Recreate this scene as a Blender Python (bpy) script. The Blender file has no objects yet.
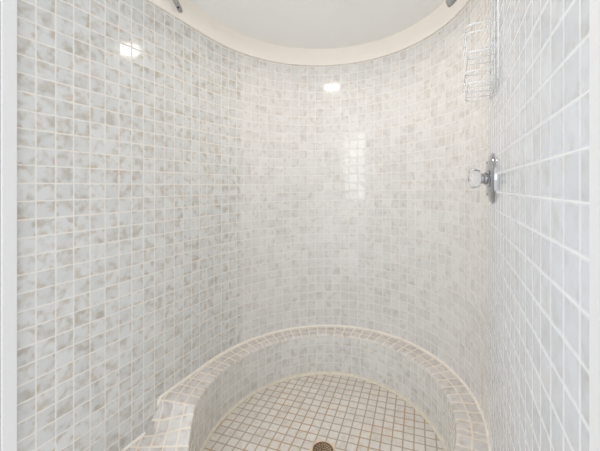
import bpy, bmesh, math
from mathutils import Vector, Matrix

S = 0.0525                       # one wall tile, in metres
TH = 0.4409                      # camera yaw against the side walls
FPX, Y0 = 321.64, 186.3          # focal length in px, horizon row
PL, PR = 21.2, 2.2               # distances to the left and right wall, in tiles
CX, CY, A, B = -9.57, 24.2, 11.7, 12.98      # plan of the rounded back wall
AI, AIR, BI = 9.5, 9.85, 10.72              # plan of the sunken pan
HT, HC, HL, HLOW, HF = 14.57, 16.5, -16.72, -18.6, -21.17
TL = 0.0247                      # the whole tile work runs slightly out of level
ZCAM = -HF * S
YL, YR = 8.6, 7.0               # where the tile stops at the door
sc = bpy.context.scene
COL = sc.collection


def W(X, Y, Z, tilt=True):
    return Vector((X * S, Y * S, ZCAM + (Z + (TL * (X - CX) if tilt else 0)) * S))


# ------------------------------------------------------------------ helpers
def link(name, bm, mat, parent=None, smooth=True, world=True):
    me = bpy.data.meshes.new(name)
    bm.to_mesh(me)
    bm.free()
    o = bpy.data.objects.new(name, me)
    COL.objects.link(o)
    if mat:
        me.materials.append(mat)
    for p in me.polygons:
        p.use_smooth = smooth
    if parent:
        o.parent = parent
        if world:
            o.matrix_parent_inverse = Matrix.Translation(-parent.location)
    return o


def struct(o, label=None):
    o['kind'] = 'structure'
    if label:
        o['label'] = label
    return o


def thing(name, loc, label, cat, group=None):
    o = bpy.data.objects.new(name, None)
    o.empty_display_size = 0.05
    COL.objects.link(o)
    o.location = loc
    o['label'] = label
    o['category'] = cat
    if group:
        o['group'] = group
    return o


def strip(bm, rows, uvs, close=False):
    """rows: list of rows of points; uvs the same shape. Adds a grid."""
    uvl = bm.loops.layers.uv.verify()
    V = [[bm.verts.new(p) for p in r] for r in rows]
    for i in range(len(rows) - 1):
        for j in range(len(rows[0]) - 1):
            f = bm.faces.new((V[i][j], V[i + 1][j], V[i + 1][j + 1], V[i][j + 1]))
            for l, (a, b) in zip(f.loops, ((i, j), (i + 1, j), (i + 1, j + 1), (i, j + 1))):
                l[uvl].uv = uvs[a][b]
    return V


def box(bm, lo, hi, bev=0.0):
    r = bmesh.ops.create_cube(bm, size=1)
    for v in r['verts']:
        v.co = Vector(((lo[k] + hi[k]) / 2 + v.co[k] * (hi[k] - lo[k]) for k in range(3)))
    if bev:
        es = list({e for v in r['verts'] for e in v.link_edges})
        bmesh.ops.bevel(bm, geom=es, offset=bev, segments=2, affect='EDGES', profile=0.5)


def frame(t, up=Vector((0, 0, 1))):
    t = t.normalized()
    if abs(t.dot(up)) > 0.95:
        up = Vector((1, 0, 0))
    a = t.cross(up).normalized()
    return a, a.cross(t).normalized()


def tube(bm, pts, r, n=8, closed=False):
    pts = [Vector(p) for p in pts]
    m = len(pts)
    rings = []
    for i, p in enumerate(pts):
        if closed:
            t = pts[(i + 1) % m] - pts[i - 1]
        else:
            t = pts[min(i + 1, m - 1)] - pts[max(i - 1, 0)]
        a, b = frame(t)
        rr = r[i] if isinstance(r, (list, tuple)) else r
        rings.append([bm.verts.new(p + a * rr * math.cos(k * 2 * math.pi / n) + b * rr * math.sin(k * 2 * math.pi / n)) for k in range(n)])
    for i in range(m if closed else m - 1):
        A_, B_ = rings[i], rings[(i + 1) % m]
        for k in range(n):
            bm.faces.new((A_[k], A_[(k + 1) % n], B_[(k + 1) % n], B_[k]))
    if not closed:
        bm.faces.new(rings[0][::-1])
        bm.faces.new(rings[-1])


def lathe(bm, prof, origin, axis, n=32):
    """prof: list of (radius, height along axis)."""
    axis = Vector(axis).normalized()
    a, b = frame(axis)
    o = Vector(origin)
    rings = []
    for r, h in prof:
        if r < 1e-6:
            rings.append([bm.verts.new(o + axis * h)])
        else:
            rings.append([bm.verts.new(o + axis * h + (a * math.cos(k * 2 * math.pi / n) + b * math.sin(k * 2 * math.pi / n)) * r) for k in range(n)])
    for P, Q in zip(rings, rings[1:]):
        for k in range(n):
            k2 = (k + 1) % n
            if len(P) == 1 and len(Q) == 1:
                continue
            if len(P) == 1:
                bm.faces.new((P[0], Q[k2], Q[k]))
            elif len(Q) == 1:
                bm.faces.new((P[k], P[k2], Q[0]))
            else:
                bm.faces.new((P[k], P[k2], Q[k2], Q[k]))
    bmesh.ops.recalc_face_normals(bm, faces=bm.faces)


# ---------------------------------------------------------------- materials
class N:
    def __init__(self, mat):
        self.nt = mat.node_tree
        self.L = self.nt.links

    def new(self, t, **kw):
        n = self.nt.nodes.new(t)
        for k, v in kw.items():
            setattr(n, k, v)
        return n

    def put(self, sock, v):
        if hasattr(v, 'is_linked'):
            self.L.new(v, sock)
        else:
            sock.default_value = v

    def m(self, op, a, b=0.0, c=0.0, clamp=False):
        n = self.new('ShaderNodeMath', operation=op, use_clamp=clamp)
        for i, v in enumerate((a, b, c)):
            self.put(n.inputs[i], v)
        return n.outputs[0]

    def ss(self, v, lo, hi, o0=0.0, o1=1.0):
        n = self.new('ShaderNodeMapRange', interpolation_type='SMOOTHSTEP')
        self.put(n.inputs[0], v)
        n.inputs[1].default_value = lo
        n.inputs[2].default_value = hi
        n.inputs[3].default_value = o0
        n.inputs[4].default_value = o1
        return n.outputs[0]

    def mix(self, f, a, b):
        n = self.new('ShaderNodeMix', data_type='RGBA')
        self.put(n.inputs[0], f)
        self.put(n.inputs[6], a)
        self.put(n.inputs[7], b)
        return n.outputs[2]

    def vec(self, x, y, z):
        n = self.new('ShaderNodeCombineXYZ')
        for i, v in enumerate((x, y, z)):
            self.put(n.inputs[i], v)
        return n.outputs[0]

    def noise(self, vec, scale, detail=2.0, rough=0.5, dist=0.0):
        n = self.new('ShaderNodeTexNoise')
        self.L.new(vec, n.inputs['Vector'])
        n.inputs['Scale'].default_value = scale
        n.inputs['Detail'].default_value = detail
        n.inputs['Roughness'].default_value = rough
        n.inputs['Distortion'].default_value = dist
        return n.outputs['Fac']


def srgb(r, g, b):
    f = lambda c: (c / 255 / 12.92) if c / 255 <= 0.04045 else ((c / 255 + 0.055) / 1.055) ** 2.4
    return (f(r), f(g), f(b), 1)


def mat_base(name):
    m = bpy.data.materials.new(name)
    m.use_nodes = True
    bs = m.node_tree.nodes['Principled BSDF']
    return m, bs, N(m)


def plain(name, col, rough=0.5, metal=0.0, spec=0.5, nz=0.0, nscale=60):
    m, bs, k = mat_base(name)
    bs.inputs['Roughness'].default_value = rough
    bs.inputs['Metallic'].default_value = metal
    bs.inputs['Specular IOR Level'].default_value = spec
    tc = k.new('ShaderNodeTexCoord')
    f = k.noise(tc.outputs['Object'], nscale, 3)
    dark = tuple(c * (1 - nz) for c in col[:3]) + (1,)
    k.L.new(k.mix(k.ss(f, 0.3, 0.7), dark, col), bs.inputs['Base Color'])
    return m


def tile_mat(name, light, mid, tan, grout, gw=0.04, vein=1.0, tanf=0.6, rough=0.1, stain=None, drain=None, grout_var=None, seed=0.0):
    """Glazed square mosaic; the UV map counts tiles."""
    m, bs, k = mat_base(name)
    uv = k.new('ShaderNodeUVMap').outputs[0]
    sp = k.new('ShaderNodeSeparateXYZ')
    k.L.new(uv, sp.inputs[0])
    u, v = sp.outputs[0], sp.outputs[1]
    wob = k.noise(k.vec(u, v, seed), 2.3, 1)
    fu, fv = k.m('FRACT', u), k.m('FRACT', v)
    du = k.m('MINIMUM', fu, k.m('SUBTRACT', 1.0, fu))
    dv = k.m('MINIMUM', fv, k.m('SUBTRACT', 1.0, fv))
    d = k.m('ADD', k.m('MINIMUM', du, dv), k.m('MULTIPLY', k.m('SUBTRACT', wob, 0.5), 0.03))
    tile = k.ss(d, gw - 0.012, gw + 0.016)
    wn = k.new('ShaderNodeTexWhiteNoise', noise_dimensions='3D')
    k.L.new(k.vec(k.m('FLOOR', u), k.m('FLOOR', v), seed + 3.0), wn.inputs['Vector'])
    rnd = wn.outputs['Value']
    rc = k.new('ShaderNodeSeparateColor')
    k.L.new(wn.outputs['Color'], rc.inputs[0])
    pv = k.vec(u, v, k.m('ADD', k.m('MULTIPLY', rnd, 37.0), seed))
    n1 = k.noise(pv, 1.55, 2, 0.5, 0.2)
    n2 = k.noise(k.vec(u, v, k.m('ADD', k.m('MULTIPLY', rc.outputs[1], 19.0), seed + 40)), 2.0, 2, 0.5, 0.2)
    cloud = k.m('MULTIPLY', k.ss(n1, 0.45, 0.78), vein)
    c = k.mix(cloud, light, mid)
    edge = k.ss(d, 0.34, 0.05, 0.4, 1.0)
    tanm = k.m('MULTIPLY', k.m('MULTIPLY', k.ss(n2, 0.50, 0.74), edge), tanf)
    c = k.mix(tanm, c, tan)
    # each tile is a shade of its own
    sh = k.new('ShaderNodeHueSaturation')
    k.L.new(c, sh.inputs['Color'])
    k.L.new(k.ss(rnd, 0.0, 1.0, 0.95, 1.035), sh.inputs['Value'])
    c = sh.outputs[0]
    g = grout
    if grout_var:
        g = k.mix(k.ss(k.noise(k.vec(u, v, seed + 9), 0.33, 2), 0.4, 0.62), grout, grout_var)
    if drain:      # cut tiles bedded in mortar around the drain
        ds = k.new('ShaderNodeVectorMath', operation='DISTANCE')
        k.L.new(uv, ds.inputs[0])
        ds.inputs[1].default_value = (drain[0], drain[1], 0)
        rr = k.m('ADD', ds.outputs['Value'], k.m('MULTIPLY', k.noise(k.vec(u, v, 5.0), 1.6, 2), 0.9))
        near = k.ss(rr, 1.4, 1.85, 1.0, 0.0)
        c = k.mix(near, c, drain[2])
        g = k.mix(near, g, drain[2])
    c = k.mix(tile, g, c)
    k.L.new(c, bs.inputs['Base Color'])
    k.L.new(k.ss(d, gw, gw + 0.08, 0.7, rough), bs.inputs['Roughness'])
    k.L.new(k.ss(tile, 0, 1, 0.2, 0.5), bs.inputs['Specular IOR Level'])
    # pillowed edges and a slight lean of every tile
    lean = k.m('ADD', k.m('MULTIPLY', k.m('SUBTRACT', rc.outputs[0], 0.5), fu), k.m('MULTIPLY', k.m('SUBTRACT', rc.outputs[2], 0.5), fv))
    h = k.m('ADD', k.ss(d, gw - 0.02, gw + 0.05, 0.0, 0.2), k.m('MULTIPLY', lean, 0.13))
    h = k.m('ADD', h, k.m('MULTIPLY', n1, 0.05))
    bp = k.new('ShaderNodeBump')
    bp.inputs['Strength'].default_value = 0.5
    bp.inputs['Distance'].default_value = 0.0022
    k.L.new(h, bp.inputs['Height'])
    k.L.new(bp.outputs[0], bs.inputs['Normal'])
    return m


M_wall = tile_mat('pearl_wall_tile', srgb(210, 212, 211), srgb(182, 177, 168), srgb(184, 168, 149), srgb(230, 226, 219), 0.029, 1.0, 0.75)
M_back = tile_mat('pearl_back_wall_tile_lit', srgb(218, 217, 215), srgb(198, 193, 186), srgb(200, 188, 174), srgb(227, 225, 221), 0.022, 0.9, 0.55, seed=11.0)  # same tile as on the left, brighter light put into its colours
M_right = tile_mat('pearl_wall_tile_right_daylit', srgb(207, 211, 216), srgb(190, 192, 193), srgb(192, 187, 179), srgb(229, 229, 227), 0.024, 0.8, 0.5, seed=71.0)  # same tile again, cool daylight tint put into its colours
M_ledge = tile_mat('pearl_ledge_tile', srgb(216, 213, 209), srgb(188, 182, 175), srgb(190, 172, 154), srgb(234, 224, 210), 0.052, 0.9, 0.8, seed=31.0)
M_riser = tile_mat('pearl_riser_tile', srgb(220, 220, 217), srgb(192, 190, 183), srgb(194, 183, 164), srgb(228, 225, 218), 0.024, 0.9, 0.6, seed=53.0)
M_paint = plain('white_door_paint', srgb(222, 222, 222), 0.4, nz=0.01)
M_band = plain('cream_plaster', srgb(242, 236, 227), 0.75, spec=0.2, nz=0.015, nscale=14)
M_ceil = plain('ceiling_paint', srgb(240, 240, 238), 0.8, spec=0.2, nz=0.01, nscale=9)
M_caulk = plain('white_caulk', srgb(240, 234, 224), 0.5, nz=0.06, nscale=50)
M_caulk2 = plain('cream_caulk', srgb(228, 220, 204), 0.5, nz=0.10, nscale=45)
M_chrome = plain('chrome', (0.46, 0.47, 0.49, 1), 0.12, 1.0, nz=0.03)
M_nickel = plain('dull_nickel', (0.40, 0.39, 0.37, 1), 0.32, 1.0, nz=0.2)
M_brass = plain('tarnished_strainer', srgb(150, 128, 106), 0.45, 0.6, nz=0.45, nscale=120)
M_hole = plain('drain_shadow', srgb(34, 28, 24), 0.9, nz=0.1)
M_wire = plain('white_coated_wire', srgb(236, 236, 234), 0.3, nz=0.02)
m_, bs_, k_ = mat_base('clear_acrylic')
bs_.inputs['Base Color'].default_value = (0.97, 0.975, 0.98, 1)
bs_.inputs['Roughness'].default_value = 0.06
bs_.inputs['IOR'].default_value = 1.45
bs_.inputs['Transmission Weight'].default_value = 0.85
M_acryl = m_
m_, bs_, k_ = mat_base('lit_lamp_lens')
bs_.inputs['Base Color'].default_value = (0.9, 0.88, 0.82, 1)
bs_.inputs['Emission Color'].default_value = (1.0, 0.83, 0.68, 1)
bs_.inputs['Emission Strength'].default_value = 7.0
M_lamp = m_

# ------------------------------------------------------------ room shell
# plan of the U: left straight, half ellipse, right straight
NARC = 120
xs_ = (PR - PL) / 2


def arc(a, b, n=NARC, t0=180.0, t1=0.0):
    return [(CX + a * math.cos(math.radians(t0 + (t1 - t0) * i / n)), CY + b * math.sin(math.radians(t0 + (t1 - t0) * i / n))) for i in range(n + 1)]


def lengths(p):
    L = [0.0]
    for q, r in zip(p, p[1:]):
        L.append(L[-1] + math.hypot(r[0] - q[0], r[1] - q[1]))
    return L


def wall(name, plan, u0, voff, mat, z0, z1, normals, label):
    """Tiled wall with real thickness: face, top edge, back, bottom, ends."""
    bm = bmesh.new()
    L = lengths(plan)
    T = 1.8
    rows, uvs = [], []
    for (X, Y), n, l in zip(plan, normals, L):
        Xo, Yo = X - n[0] * T, Y - n[1] * T
        rows.append([W(X, Y, z0), W(X, Y, z1), W(Xo, Yo, z1), W(Xo, Yo, z0), W(X, Y, z0)])
        uvs.append([(u0 + l, z0 + voff), (u0 + l, z1 + voff), (u0 + l, z1 + voff + .03), (u0 + l, z0), (u0 + l, z0)])
    V = strip(bm, rows, uvs)
    bm.faces.new(V[0][:4])
    bm.faces.new(V[-1][:4][::-1])
    bmesh.ops.recalc_face_normals(bm, faces=bm.faces)
    o = link(name, bm, mat, smooth=False)
    for p in o.data.polygons:
        p.use_smooth = name != 'wall_right'
    if name != 'wall_right':
        o.data.set_sharp_from_angle(angle=math.radians(40))
    return struct(o, label)


def ell_norm(a, b, n=NARC, t0=180.0, t1=0.0):
    out = []
    for i in range(n + 1):
        t = math.radians(t0 + (t1 - t0) * i / n)
        v = Vector((-math.cos(t) / a, -math.sin(t) / b)).normalized()
        out.append((v.x, v.y))
    return out


ZB = HF - 1.0
pl_arc = [(xs_ + (PL + PR) / 2 * (X - CX) / A, Y) for X, Y in arc(A, B)]
nm_arc = ell_norm((PL + PR) / 2, B)
KS = 13                                   # the left wall's darker tile tone runs on into the curve up to this step
pl_left = [(-PL, YL + (CY - YL) * i / 6) for i in range(6)] + pl_arc[:KS + 1]
wall('wall_left', pl_left, YL - 10.045, -0.454, M_wall, ZB, HT, [(1, 0)] * 6 + nm_arc[:KS + 1], 'left shower wall of pearly square mosaic tile')
u_seam = YL - 10.045 + lengths(pl_left)[-1]
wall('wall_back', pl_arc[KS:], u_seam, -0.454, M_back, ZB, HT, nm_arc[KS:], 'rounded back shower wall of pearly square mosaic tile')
pl_right = [(PR, YR + (CY - YR) * i / 6) for i in range(7)]
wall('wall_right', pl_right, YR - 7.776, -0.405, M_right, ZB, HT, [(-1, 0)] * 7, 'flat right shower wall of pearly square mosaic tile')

# cream band above the tile, standing slightly proud of it, with a soft cove into the ceiling
band = [(-PL, YL, 1, 0)] + [(x, y, n[0], n[1]) for (x, y), n in zip(pl_arc, ell_norm((PL + PR) / 2, B))] + [(PR, YR, -1, 0)]
bm = bmesh.new()
rows, uvs = [], []
for X, Y, nx, ny in band:
    r = []
    prof = [(-1.5, HT), (0.22, HT), (0.26, HT + 0.06)]
    for q in range(7):
        a = q / 6 * math.pi / 2
        prof.append((0.26 + 0.14 * (1 - math.cos(a)), HC - 0.14 + 0.14 * math.sin(a)))
    prof += [(-1.5, HC + 0.02)]
    for off, z in prof:
        r.append(W(X + nx * off, Y + ny * off, z))
    rows.append(r)
    uvs.append([(0, 0)] * len(r))
strip(bm, rows, uvs)
bmesh.ops.recalc_face_normals(bm, faces=bm.faces)
o = link('trim_1', bm, M_band)
o.data.set_sharp_from_angle(angle=math.radians(35))
struct(o, 'cream plaster band curving along the top of the tile')

# ceiling
LX, LY, LR = -9.0, 25.0, 0.85
bm = bmesh.new()
outl = [(-PL - 1, YL - 2)] + [(x + (x - xs_) / 11.7, y + (y - CY) / 13) for x, y in pl_arc] + [(PR + 1, YL - 2)]
lo = [bm.verts.new(W(x, y, HC)) for x, y in outl]
hi = [bm.verts.new(W(x, y, HC + 1.5)) for x, y in outl]
bm.faces.new(lo)
bm.faces.new(hi[::-1])
for i in range(len(lo)):
    j = (i + 1) % len(lo)
    bm.faces.new((lo[i], lo[j], hi[j], hi[i]))
bmesh.ops.recalc_face_normals(bm, faces=bm.faces)
struct(link('ceiling', bm, M_ceil, smooth=False), 'pale grey painted shower ceiling')

# shallow round lamp on the ceiling
LD = 0.85 * S
zt = W(LX, LY, HC)
lt = thing('ceiling_light', zt, 'round warm ceiling light in the middle of the shower ceiling', 'ceiling light')
rl = LR * S
bm = bmesh.new()
lathe(bm, [(0, 0), (rl * 1.06, 0.0), (rl * 1.06, -LD * 0.55), (rl * 1.0, -LD * 0.62), (rl * 0.96, -LD * 0.55), (0, -LD * 0.5)], zt, (0, 0, 1), 40)
o = link('lamp_housing', bm, M_paint, lt)
o.data.set_sharp_from_angle(angle=math.radians(40))
bm = bmesh.new()
lathe(bm, [(rl * 0.96, -LD * 0.56), (rl * 0.9, -LD * 0.76), (rl * 0.6, -LD * 0.93), (rl * 0.3, -LD * 0.99), (0, -LD)], zt, (0, 0, 1), 40)
link('lamp_lens', bm, M_lamp, lt)

# ------------------------------------------------------------ door frame and the wall it stands in
bm = bmesh.new()
JL, JR = -PL + 0.35, PR - 0.12


def y_at(x_px, X):
    q = (x_px - 300) / FPX
    c, s = math.cos(TH), math.sin(TH)
    return (X * c + q * X * s) / (q * c - s)


yl1, yl0 = y_at(17.4, JL), y_at(1.8, JL)
yr1, yr0 = y_at(588.6, JR), y_at(640, JR)
ZF, ZH = HF - 0.5, HT - 0.05


def wbox(bm, x0, x1, y0, y1, z0, z1, bev=0.0):
    p, q = W(x0, y0, z0, False), W(x1, y1, z1, False)
    box(bm, p, q, bev * S)


wbox(bm, -PL - 1.5, JL, yl0, yl1, ZF, 18.5, 0.03)
wbox(bm, -PL - 1.5, JL - 0.12, yl0 - 1.2, yl0 - 0.02, ZF, 18.5, 0.03)
wbox(bm, JR, PR + 1.5, yr0, yr1, ZF, 18.5, 0.03)
wbox(bm, -PL - 1.5, PR + 1.5, 6.3, 9.0, HC + 0.8, 18.6, 0.03)
struct(link('door_1', bm, M_paint, smooth=False), 'white painted door frame of the shower')
bm = bmesh.new()
wbox(bm, -60, -PL - 1.5, yl0 - 1.0, yl0 + 0.6, ZF, 26)
wbox(bm, PR + 1.5, 40, yr0 - 0.4, yr0 + 1.2, ZF, 26)
wbox(bm, -PL - 1.5, PR + 1.5, 6.5, 8.0, 18.6, 26)
struct(link('wall_front', bm, M_paint, smooth=False), 'white wall around the shower door')

# ------------------------------------------------------------ floor of the pan
FT = 0.86
fa = TH - math.atan((418 - 300) / FPX)       # grid of the floor turned against the walls
dv = Vector((-math.sin(fa), math.cos(fa)))   # direction of the long lines
du_ = Vector((math.cos(fa), math.sin(fa)))


def unproj(x, y, H):
    c, s = math.cos(TH), math.sin(TH)
    h = H
    for _ in range(8):
        z = FPX * h / (Y0 - y)
        u = (x - 300) * z / FPX
        X, Y = u * c - z * s, u * s + z * c
        h = H + TL * (X - CX)
    return X, Y


p1 = Vector(unproj(356.7, 449.7, HF))
p2 = Vector(unproj(340.0, 432.3, HF))
U0, V0 = p1.dot(du_) / FT, p2.dot(dv) / FT


def fuv(X, Y):
    p = Vector((X, Y))
    return (p.dot(du_) / FT - U0 + 50, p.dot(dv) / FT - V0)


DX, DY = unproj(323, 450.2, HF)
M_floor = tile_mat('floor_mosaic', srgb(222, 217, 210), srgb(200, 192, 183), srgb(206, 190, 172), srgb(178, 167, 152), 0.06, 0.8, 0.6, 0.3,
                   drain=fuv(DX, DY) + (srgb(232, 208, 182),), grout_var=srgb(184, 160, 132), seed=17.0)
bm = bmesh.new()
rows, uvs = [], []
for i in range(NARC + 1):
    t = 2 * math.pi * i / NARC
    r, q = [], []
    for k, z in ((0.0, HF - 0.02), (0.35, HF - 0.01), (0.7, HF), (1.03, HF), (1.03, HF - 1.0)):
        X, Y = CX + (AIR if math.cos(t) > 0 else AI) * k * math.cos(t), CY + BI * k * math.sin(t)
        r.append(W(X, Y, z))
        q.append(fuv(X, Y))
    rows.append(r)
    uvs.append(q)
strip(bm, rows, uvs)
bmesh.ops.remove_doubles(bm, verts=bm.verts, dist=1e-6)
bmesh.ops.recalc_face_normals(bm, faces=bm.faces)
o = link('floor', bm, M_floor, smooth=False)
struct(o, 'shower floor of small beige square mosaic')

# ------------------------------------------------------------ raised ledge around the pan
def lerp_tab(tab, x):
    if x <= tab[0][0]:
        return tab[0][1]
    for (a, p), (b, q) in zip(tab, tab[1:]):
        if x <= b:
            return p + (q - p) * (x - a) / (b - a)
    return tab[-1][1]


DOORY = 9.0
# angle below the level of the centre, 0 at the side .. 90 at the front
YOUT = [(0, CY), (29, 18.4), (35, 17.0), (42, 15.6), (52, 12.6), (60, DOORY)]
HOUT = [(0, HL), (28.8, HL), (29.3, HL - 0.7), (34.2, HLOW), (90, HLOW)]
HINN = [(0, HL), (28.8, HL), (35, HL - 0.68), (42, HLOW + 0.4), (90, HLOW + 0.4)]
angs = [i * 1.5 for i in range(0, 121)]                # back half 0..180
fr = sorted(set([i * 1.5 for i in range(1, 61)] + [28.8, 29.3, 34.2, 35, 42]))
order = [('b', a) for a in angs] + [('l', a) for a in fr] + [('r', a) for a in fr[::-1] if a < 90] + [('b', 0.0)]
xs = (PR - PL) / 2


def ledge_pts(kind, a):
    if kind == 'b':
        t = math.radians(a)
        I = (CX + (AIR if math.cos(t) > 0 else AI) * math.cos(t), CY + BI * math.sin(t))
        O = (xs + (PL + PR) / 2 * math.cos(t), CY + B * math.sin(t))
        return I, O, HL, HL
    t = math.radians(a)
    I = (CX - AI * math.cos(t), CY - BI * math.sin(t))
    if a <= 60:
        O = (-PL, lerp_tab(YOUT, a))
    else:
        O = (-PL + (xs + PL) * (a - 60) / 30, DOORY)
    hi, ho = lerp_tab(HINN, a), lerp_tab(HOUT, a)
    if kind == 'r':
        I = (CX + AIR * math.cos(t), I[1])
        O = (2 * xs - O[0], O[1])
    return I, O, hi, ho


LP = [ledge_pts(*x) for x in order]
Lmid = [0.0]
for (I, O, hi, ho), (I2, O2, hi2, ho2) in zip(LP, LP[1:]):
    dm = [(I2[k] - I[k]) * .6 + (O2[k] - O[k]) * .4 for k in (0, 1)] + [(hi2 + ho2 - hi - ho) * .5]
    Lmid.append(Lmid[-1] + math.sqrt(sum(c * c for c in dm)))
ph = Lmid[order.index(('l', 28.8))]
Lmid = [l - ph + 200 for l in Lmid]
Linn = lengths([I for I, _, _, _ in LP])
led = thing('tiled_ledge', W(CX, CY + 11.8, HF, False), 'raised curved mosaic ledge ringing the sunken shower floor', 'ledge')
bm = bmesh.new()
rows, uvs = [], []
RB = 0.16
inner_low, outer_line = [], []
for (I, O, hi, ho), lm in zip(LP, Lmid):
    d = Vector((O[0] - I[0], O[1] - I[1]))
    w = d.length
    n = d / w
    r, q = [], []
    for k in range(5):
        a = k / 4 * math.pi / 2
        off, dz = RB * (1 - math.cos(a)), -RB + RB * math.sin(a)
        r.append(W(I[0] + n.x * off, I[1] + n.y * off, hi + dz))
        q.append((0.06 + off, lm))
    for f in (0.25, 0.5, 0.75, 1.0):
        off = RB + (w - RB) * f
        g = min(f, 1)
        r.append(W(I[0] + n.x * off, I[1] + n.y * off, hi + (ho - hi) * min(1.0, g * 1.15)))
        q.append((0.06 + off, lm))
    inner_low.append(r[0])
    outer_line.append(W(O[0], O[1], ho + 0.02))
    rows.append(r)
    uvs.append(q)
strip(bm, rows, uvs)
bmesh.ops.recalc_face_normals(bm, faces=bm.faces)
o = link('ledge_top', bm, M_ledge, led)
o.data.set_sharp_from_angle(angle=math.radians(50))
bm = bmesh.new()
rows, uvs = [], []
for (I, O, hi, ho), li in zip(LP, Linn):
    zt_ = hi - RB
    rows.append([W(I[0], I[1], HF - 0.3), W(I[0], I[1], zt_)])
    uvs.append([(li + .3, HF - .3 - HL + .16), (li + .3, zt_ - HL + .16)])
strip(bm, rows, uvs)
o = link('ledge_riser', bm, M_riser, led)
# white bead where ledge and walls meet: back half, both sides, down the ramps
bm = bmesh.new()
nb = len(angs)
idx_l = [i for i, (kd, a) in enumerate(order) if kd == 'l' and a <= 60]
idx_r = [i for i, (kd, a) in enumerate(order) if kd == 'r' and a <= 60]
path = [outer_line[i] for i in idx_r if order[i][1] <= 29.4] + [outer_line[i] for i in range(nb)] + [outer_line[i] for i in idx_l if order[i][1] <= 29.4]
tube(bm, path, 0.14 * S, 8)
for ids in (idx_l, idx_r):
    tube(bm, [outer_line[i] for i in ids if order[i][1] >= 34.2], 0.14 * S, 8)
link('caulk_bead', bm, M_caulk, led)
# bead between floor and riser
bm = bmesh.new()
tube(bm, [W(CX + ((AIR if math.cos(2 * math.pi * i / 120) > 0 else AI) - 0.02) * math.cos(2 * math.pi * i / 120), CY + (BI - 0.02) * math.sin(2 * math.pi * i / 120), HF + 0.03) for i in range(120)], 0.2 * S, 8, True)
link('caulk_bead', bm, M_caulk2, led)

# ------------------------------------------------------------ drain
dp = W(DX, DY, HF + 0.0)
dr = thing('floor_drain', dp, 'round tarnished metal drain strainer in the mosaic floor', 'drain')
R = 0.83 * S
bm = bmesh.new()
lathe(bm, [(R * 0.84, -0.004), (R * 0.86, 0.0022), (R * 0.93, 0.0034), (R, 0.002), (R * 1.01, -0.004)], dp, (0, 0, 1), 40)
link('rim', bm, M_brass, dr)
bm = bmesh.new()
lathe(bm, [(0, -0.003), (R * 0.84, -0.003)], dp, (0, 0, 1), 40)
link('drain_throat', bm, M_hole, dr)
# grate: plate with real round openings
bm = bmesh.new()
holes = [(0, 0)]
for ring, cnt in ((0.27, 6), (0.52, 12), (0.72, 18)):
    holes += [(ring * math.cos(2 * math.pi * i / cnt + ring), ring * math.sin(2 * math.pi * i / cnt + ring)) for i in range(cnt)]
hr = 0.088
ntheta = 8


def circ(c, r, n, z):
    return [bm.verts.new(dp + Vector(((c[0] + r * math.cos(2 * math.pi * i / n)) * R, (c[1] + r * math.sin(2 * math.pi * i / n)) * R, z))) for i in range(n)]


edges = []
loops = [circ((0, 0), 0.85, 48, 0.0016)] + [circ(h, hr, ntheta, 0.0016) for h in holes]
for lp in loops:
    for i in range(len(lp)):
        edges.append(bm.edges.new((lp[i], lp[(i + 1) % len(lp)])))
bmesh.ops.triangle_fill(bm, use_beauty=True, use_dissolve=False, edges=edges, normal=(0, 0, 1))
# drop any faces filled inside a hole
dead = []
for f in bm.faces:
    c = f.calc_center_median() - dp
    if any(math.hypot(c.x / R - h[0], c.y / R - h[1]) < hr * 0.8 for h in holes):
        dead.append(f)
bmesh.ops.delete(bm, geom=dead, context='FACES_ONLY')
ext = bmesh.ops.extrude_face_region(bm, geom=list(bm.faces))
for g in ext['geom']:
    if isinstance(g, bmesh.types.BMVert):
        g.co.z -= 0.0028
bmesh.ops.recalc_face_normals(bm, faces=bm.faces)
link('grate', bm, M_brass, dr, smooth=False)

# ------------------------------------------------------------ shower valve on the right wall
VY, VZ = 22.0, 0.46
vp = W(PR, VY, VZ, False)
va = thing('shower_valve', vp, 'chrome shower valve with round plate and clear knob on the right wall', 'shower valve')
ax = (-1, 0, 0)
bm = bmesh.new()
RE = 1.5 * S
lathe(bm, [(RE, -0.003), (RE, 0.003), (RE * 0.97, 0.0065), (RE * 0.8, 0.0125), (RE * 0.55, 0.0175), (RE * 0.3, 0.0195), (RE * 0.22, 0.020), (0, 0.020)], vp, ax, 48)
o = link('escutcheon', bm, M_chrome, va)
o.data.set_sharp_from_angle(angle=math.radians(50))
for sy in (-1, 1):                       # two screws of the plate
    bm = bmesh.new()
    lathe(bm, [(0.004, 0.012), (0.004, 0.0175), (0.0025, 0.0185), (0, 0.0185)], vp + Vector((0, 0, sy * RE * 0.62)), ax, 14)
    link('screw', bm, M_nickel, va)
bm = bmesh.new()
lathe(bm, [(0.020, 0.016), (0.0205, 0.022), (0.019, 0.024), (0.016, 0.027), (0.016, 0.031), (0.0175, 0.032), (0.0175, 0.034), (0, 0.034)], vp, ax, 28)
o = link('collar', bm, M_chrome, va)
o.data.set_sharp_from_angle(angle=math.radians(40))
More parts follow.
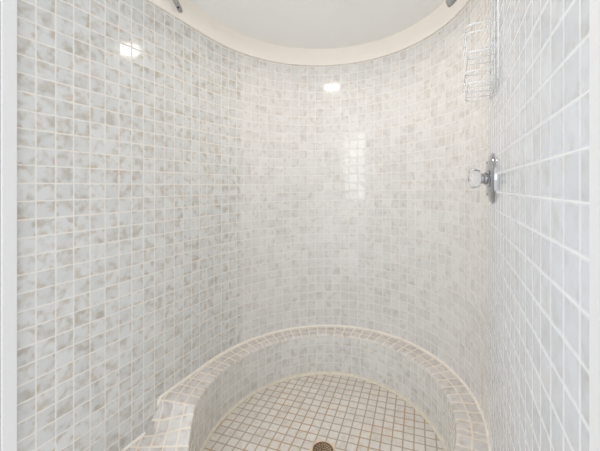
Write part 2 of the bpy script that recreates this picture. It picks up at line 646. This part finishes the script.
# fluted acrylic knob
bm = bmesh.new()
prof = [(0.0, 0.034), (0.024, 0.034), (0.028, 0.037), (0.031, 0.043), (0.0335, 0.052), (0.0335, 0.058), (0.031, 0.0625), (0.022, 0.0655), (0.0, 0.067)]
o_ = Vector(vp)
n = 48
rings = []
for r_, h_ in prof:
    if r_ == 0:
        rings.append([bm.verts.new(o_ + Vector((-h_, 0, 0)))])
        continue
    rg = []
    for i in range(n):
        a = 2 * math.pi * i / n
        fl = 1 - 0.10 * (0.5 + 0.5 * math.cos(a * 8)) * (1 if 0.036 < h_ < 0.064 else 0.3)
        rg.append(bm.verts.new(o_ + Vector((-h_, r_ * fl * math.cos(a), r_ * fl * math.sin(a)))))
    rings.append(rg)
for P, Q in zip(rings, rings[1:]):
    for i in range(n):
        j = (i + 1) % n
        if len(P) == 1:
            bm.faces.new((P[0], Q[j], Q[i]))
        elif len(Q) == 1:
            bm.faces.new((P[i], P[j], Q[0]))
        else:
            bm.faces.new((P[i], P[j], Q[j], Q[i]))
bmesh.ops.recalc_face_normals(bm, faces=bm.faces)
kn = link('knob', bm, M_acryl, va)
bm = bmesh.new()
lathe(bm, [(0.0, 0.066), (0.009, 0.0665), (0.009, 0.068), (0.0, 0.069)], vp, ax, 20)
c = link('knob_cap', bm, M_chrome, kn, world=False)
c.matrix_parent_inverse = Matrix.Identity(4)

# ------------------------------------------------------------ shower head, upper right
hx, hy, hz = -0.16, 22.1, 11.2          # its lowest point
sh = thing('overhead_shower', W(PR, hy, 13.6, False), 'dark grey metal shower head on an arm high on the right wall', 'shower head')
tip = W(hx, hy, hz, False)
axh = Vector((0.30, 0.05, 1)).normalized()
bm = bmesh.new()
lathe(bm, [(0, 0.0), (0.0045, 0.0), (0.009, 0.006), (0.0155, 0.016), (0.019, 0.024), (0.022, 0.030), (0.022, 0.046), (0.019, 0.053), (0.013, 0.070), (0.012, 0.084), (0, 0.085)], tip, axh, 8)
link('shower_head', bm, M_nickel, sh, smooth=False)
bm = bmesh.new()
lathe(bm, [(0, 0.078), (0.010, 0.079), (0.0155, 0.086), (0.0165, 0.093), (0.013, 0.102), (0, 0.105)], tip, axh, 20)
link('ball_joint', bm, M_nickel, sh)
bm = bmesh.new()
q0 = tip + axh * 0.098
q3 = W(PR, hy + 0.3, 14.1, False)
pts = []
for i in range(13):
    f = i / 12
    c1 = q0 + axh * 0.045
    c2 = q3 + Vector((-0.05, 0, 0))
    pts.append(q0 * (1 - f) ** 3 + c1 * 3 * f * (1 - f) ** 2 + c2 * 3 * f * f * (1 - f) + q3 * f ** 3)
tube(bm, pts, 0.0105, 14)
link('shower_arm', bm, M_chrome, sh)
bm = bmesh.new()
lathe(bm, [(0.03, -0.002), (0.03, 0.003), (0.022, 0.010), (0.012, 0.014)], q3, ax, 28)
link('flange', bm, M_chrome, sh)
bm = bmesh.new()                         # thumb lever beside the nozzle
lp = W(hx + 0.45, hy - 0.05, hz + 0.38, False)
lathe(bm, [(0, 0), (0.0045, 0.0005), (0.006, 0.006), (0.005, 0.03), (0, 0.03)], lp, axh, 12)
link('lever', bm, M_nickel, sh)

# ------------------------------------------------------------ wire caddy on the right wall
CY0, CY1 = 18.75, 22.8
cd = thing('shower_caddy', W(PR, (CY0 + CY1) / 2, 5.5, False), 'white wire shower caddy with two baskets hanging on the right wall', 'shower caddy')
RW = 0.0021
XB, XO = PR - 0.1, PR - 1.55


def P(x, y, z):
    return W(x, y, z, False)


bm = bmesh.new()
ym = (CY0 + CY1) / 2
tube(bm, [P(XB, CY0, 5.35), P(XB, CY0, 9.6), P(XB, CY0 + .5, 10.1), P(XB, ym - .5, 10.3), P(XB - .05, ym - .3, 10.8), P(XB - .05, ym, 11.0), P(XB - .05, ym + .3, 10.8), P(XB, ym + .5, 10.3), P(XB, CY1 - .5, 10.1), P(XB, CY1, 9.6), P(XB, CY1, 5.35)], RW * 1.1, 8)
for y in (ym - .55, ym + .55):
    tube(bm, [P(XB, y, 5.2), P(XB, y, 10.2)], RW, 8)
link('hanging_frame', bm, M_wire, cd)


def basket(zb, zt, mids):
    bm = bmesh.new()
    xo2 = XO + 0.12
    for z, xo in [(zt, XO), (zb, xo2)] + [(z, XO + .05) for z in mids]:
        loop = [P(XB, CY0, z), P(xo + .35, CY0, z), P(xo + .08, CY0 + .12, z), P(xo, CY0 + .4, z), P(xo, CY1 - .4, z), P(xo + .08, CY1 - .12, z), P(xo + .35, CY1, z), P(XB, CY1, z)]
        tube(bm, loop, RW, 8, True)
    for i in range(3):
        y = CY0 + .9 + (CY1 - CY0 - 1.8) * i / 2
        tube(bm, [P(XB, y, zb), P(xo2 + .1, y, zb), P(xo2, y, zb + .1), P(XO, y, zt)], RW * 0.75, 6)
    return link('basket', bm, M_wire, cd)


basket(6.95, 8.35, [7.95])
basket(5.35, 5.95, [])

# ------------------------------------------------------------ slim bar hanging at the top left
bx, by = -17.6, 24.6
c_, s_ = math.cos(TH), math.sin(TH)


def at_px(x, y, z):
    u = (x - 300) * z / FPX
    return Vector(((u * c_ - z * s_) * S, (u * s_ + z * c_) * S, ZCAM + (Y0 - y) * z / FPX * S))


tp = at_px(181.3, 12.5, 27.0)
tq = at_px(167.0, -17.0, 25.2)
dirb = (tq - tp).normalized()
zceil = ZCAM + (HC + TL * (tq.x / S - CX)) * S
top = tp + dirb * ((zceil - tp.z) / dirb.z)
br = thing('hanging_bar', top, 'slim grey metal bar slanting down beside the top of the left wall', 'bar')
bm = bmesh.new()
a, b = frame(dirb, Vector((math.sin(TH), -math.cos(TH), 0)))
Lb = (top - tp).length
prof = [(0.0, 0.004), (0.004, 0.0085), (0.012, 0.0105), (0.03, 0.0105), (Lb, 0.0115)]
rings = []
for h_, w_ in prof:
    rings.append([bm.verts.new(tp + dirb * h_ + a * (w_ * ca) + b * (0.0035 * cb)) for ca, cb in ((-1, -1), (1, -1), (1, 1), (-1, 1))])
for P_, Q_ in zip(rings, rings[1:]):
    for i in range(4):
        bm.faces.new((P_[i], P_[(i + 1) % 4], Q_[(i + 1) % 4], Q_[i]))
bm.faces.new(rings[0][::-1])
bm.faces.new(rings[-1])
bmesh.ops.recalc_face_normals(bm, faces=bm.faces)
link('bar', bm, M_nickel, br, smooth=False)
bm = bmesh.new()
view = Vector((math.sin(TH), -math.cos(TH), -0.3)).normalized()
sgn = 1 if b.dot(view) > 0 else -1
lathe(bm, [(0, 0.0032), (0.0042, 0.0034), (0.0042, 0.0052), (0, 0.0055)], tp + dirb * 0.024 - a * 0.002, b * sgn, 14)
link('screw', bm, M_hole, br)
bm = bmesh.new()
lathe(bm, [(0.028, 0.0), (0.028, -0.004), (0.018, -0.008), (0, -0.008)], top, (0, 0, 1), 24)
link('flange', bm, M_nickel, br)

# ------------------------------------------------------------ light
w = bpy.data.worlds.new('daylit_bathroom')
sc.world = w
w.use_nodes = True
bg = w.node_tree.nodes['Background']
bg.inputs['Color'].default_value = (0.965, 0.985, 1.02, 1)
bg.inputs['Strength'].default_value = 1.0


def area(name, loc, target, sx, sy, power, col):
    l = bpy.data.lights.new(name, 'AREA')
    l.shape = 'RECTANGLE'
    l.size, l.size_y = sx, sy
    l.energy = power
    l.color = col
    o = bpy.data.objects.new(name, l)
    COL.objects.link(o)
    o.location = loc
    o.rotation_euler = (Vector(target) - Vector(loc)).to_track_quat('-Z', 'Y').to_euler()
    return o


# bathroom window behind the photographer
area('window_daylight', (-0.95, -1.7, ZCAM + 0.35), (-0.5, 1.6, ZCAM + 0.0), 1.3, 1.15, 12.5, (0.93, 0.97, 1.0))
# the recessed lamp's own beam
sl = bpy.data.lights.new('ceiling_lamp_beam', 'AREA')
sl.shape = 'DISK'
sl.size = LR * S * 1.5
sl.energy = 2.6
sl.color = (1.0, 0.90, 0.80)
so = bpy.data.objects.new('ceiling_lamp_beam', sl)
COL.objects.link(so)
so.location = W(LX, LY, HC) - Vector((0, 0, LD + 0.004))

# ------------------------------------------------------------ camera
cam = bpy.data.cameras.new('camera')
cam.sensor_width = 36
cam.lens = FPX * 36 / 600
cam.shift_y = -(225.5 - Y0) / 600
cam.clip_start = 0.01
co = bpy.data.objects.new('camera', cam)
COL.objects.link(co)
co.location = (0, 0, ZCAM)
co.rotation_euler = (math.pi / 2, 0, TH)
sc.camera = co

sc.view_settings.view_transform = 'Standard'
sc.view_settings.look = 'None'
sc.view_settings.gamma = 1
sc.view_settings.use_curve_mapping = False
sc.view_settings.exposure = 0.43
sc.cycles.max_bounces = 16
sc.cycles.diffuse_bounces = 10
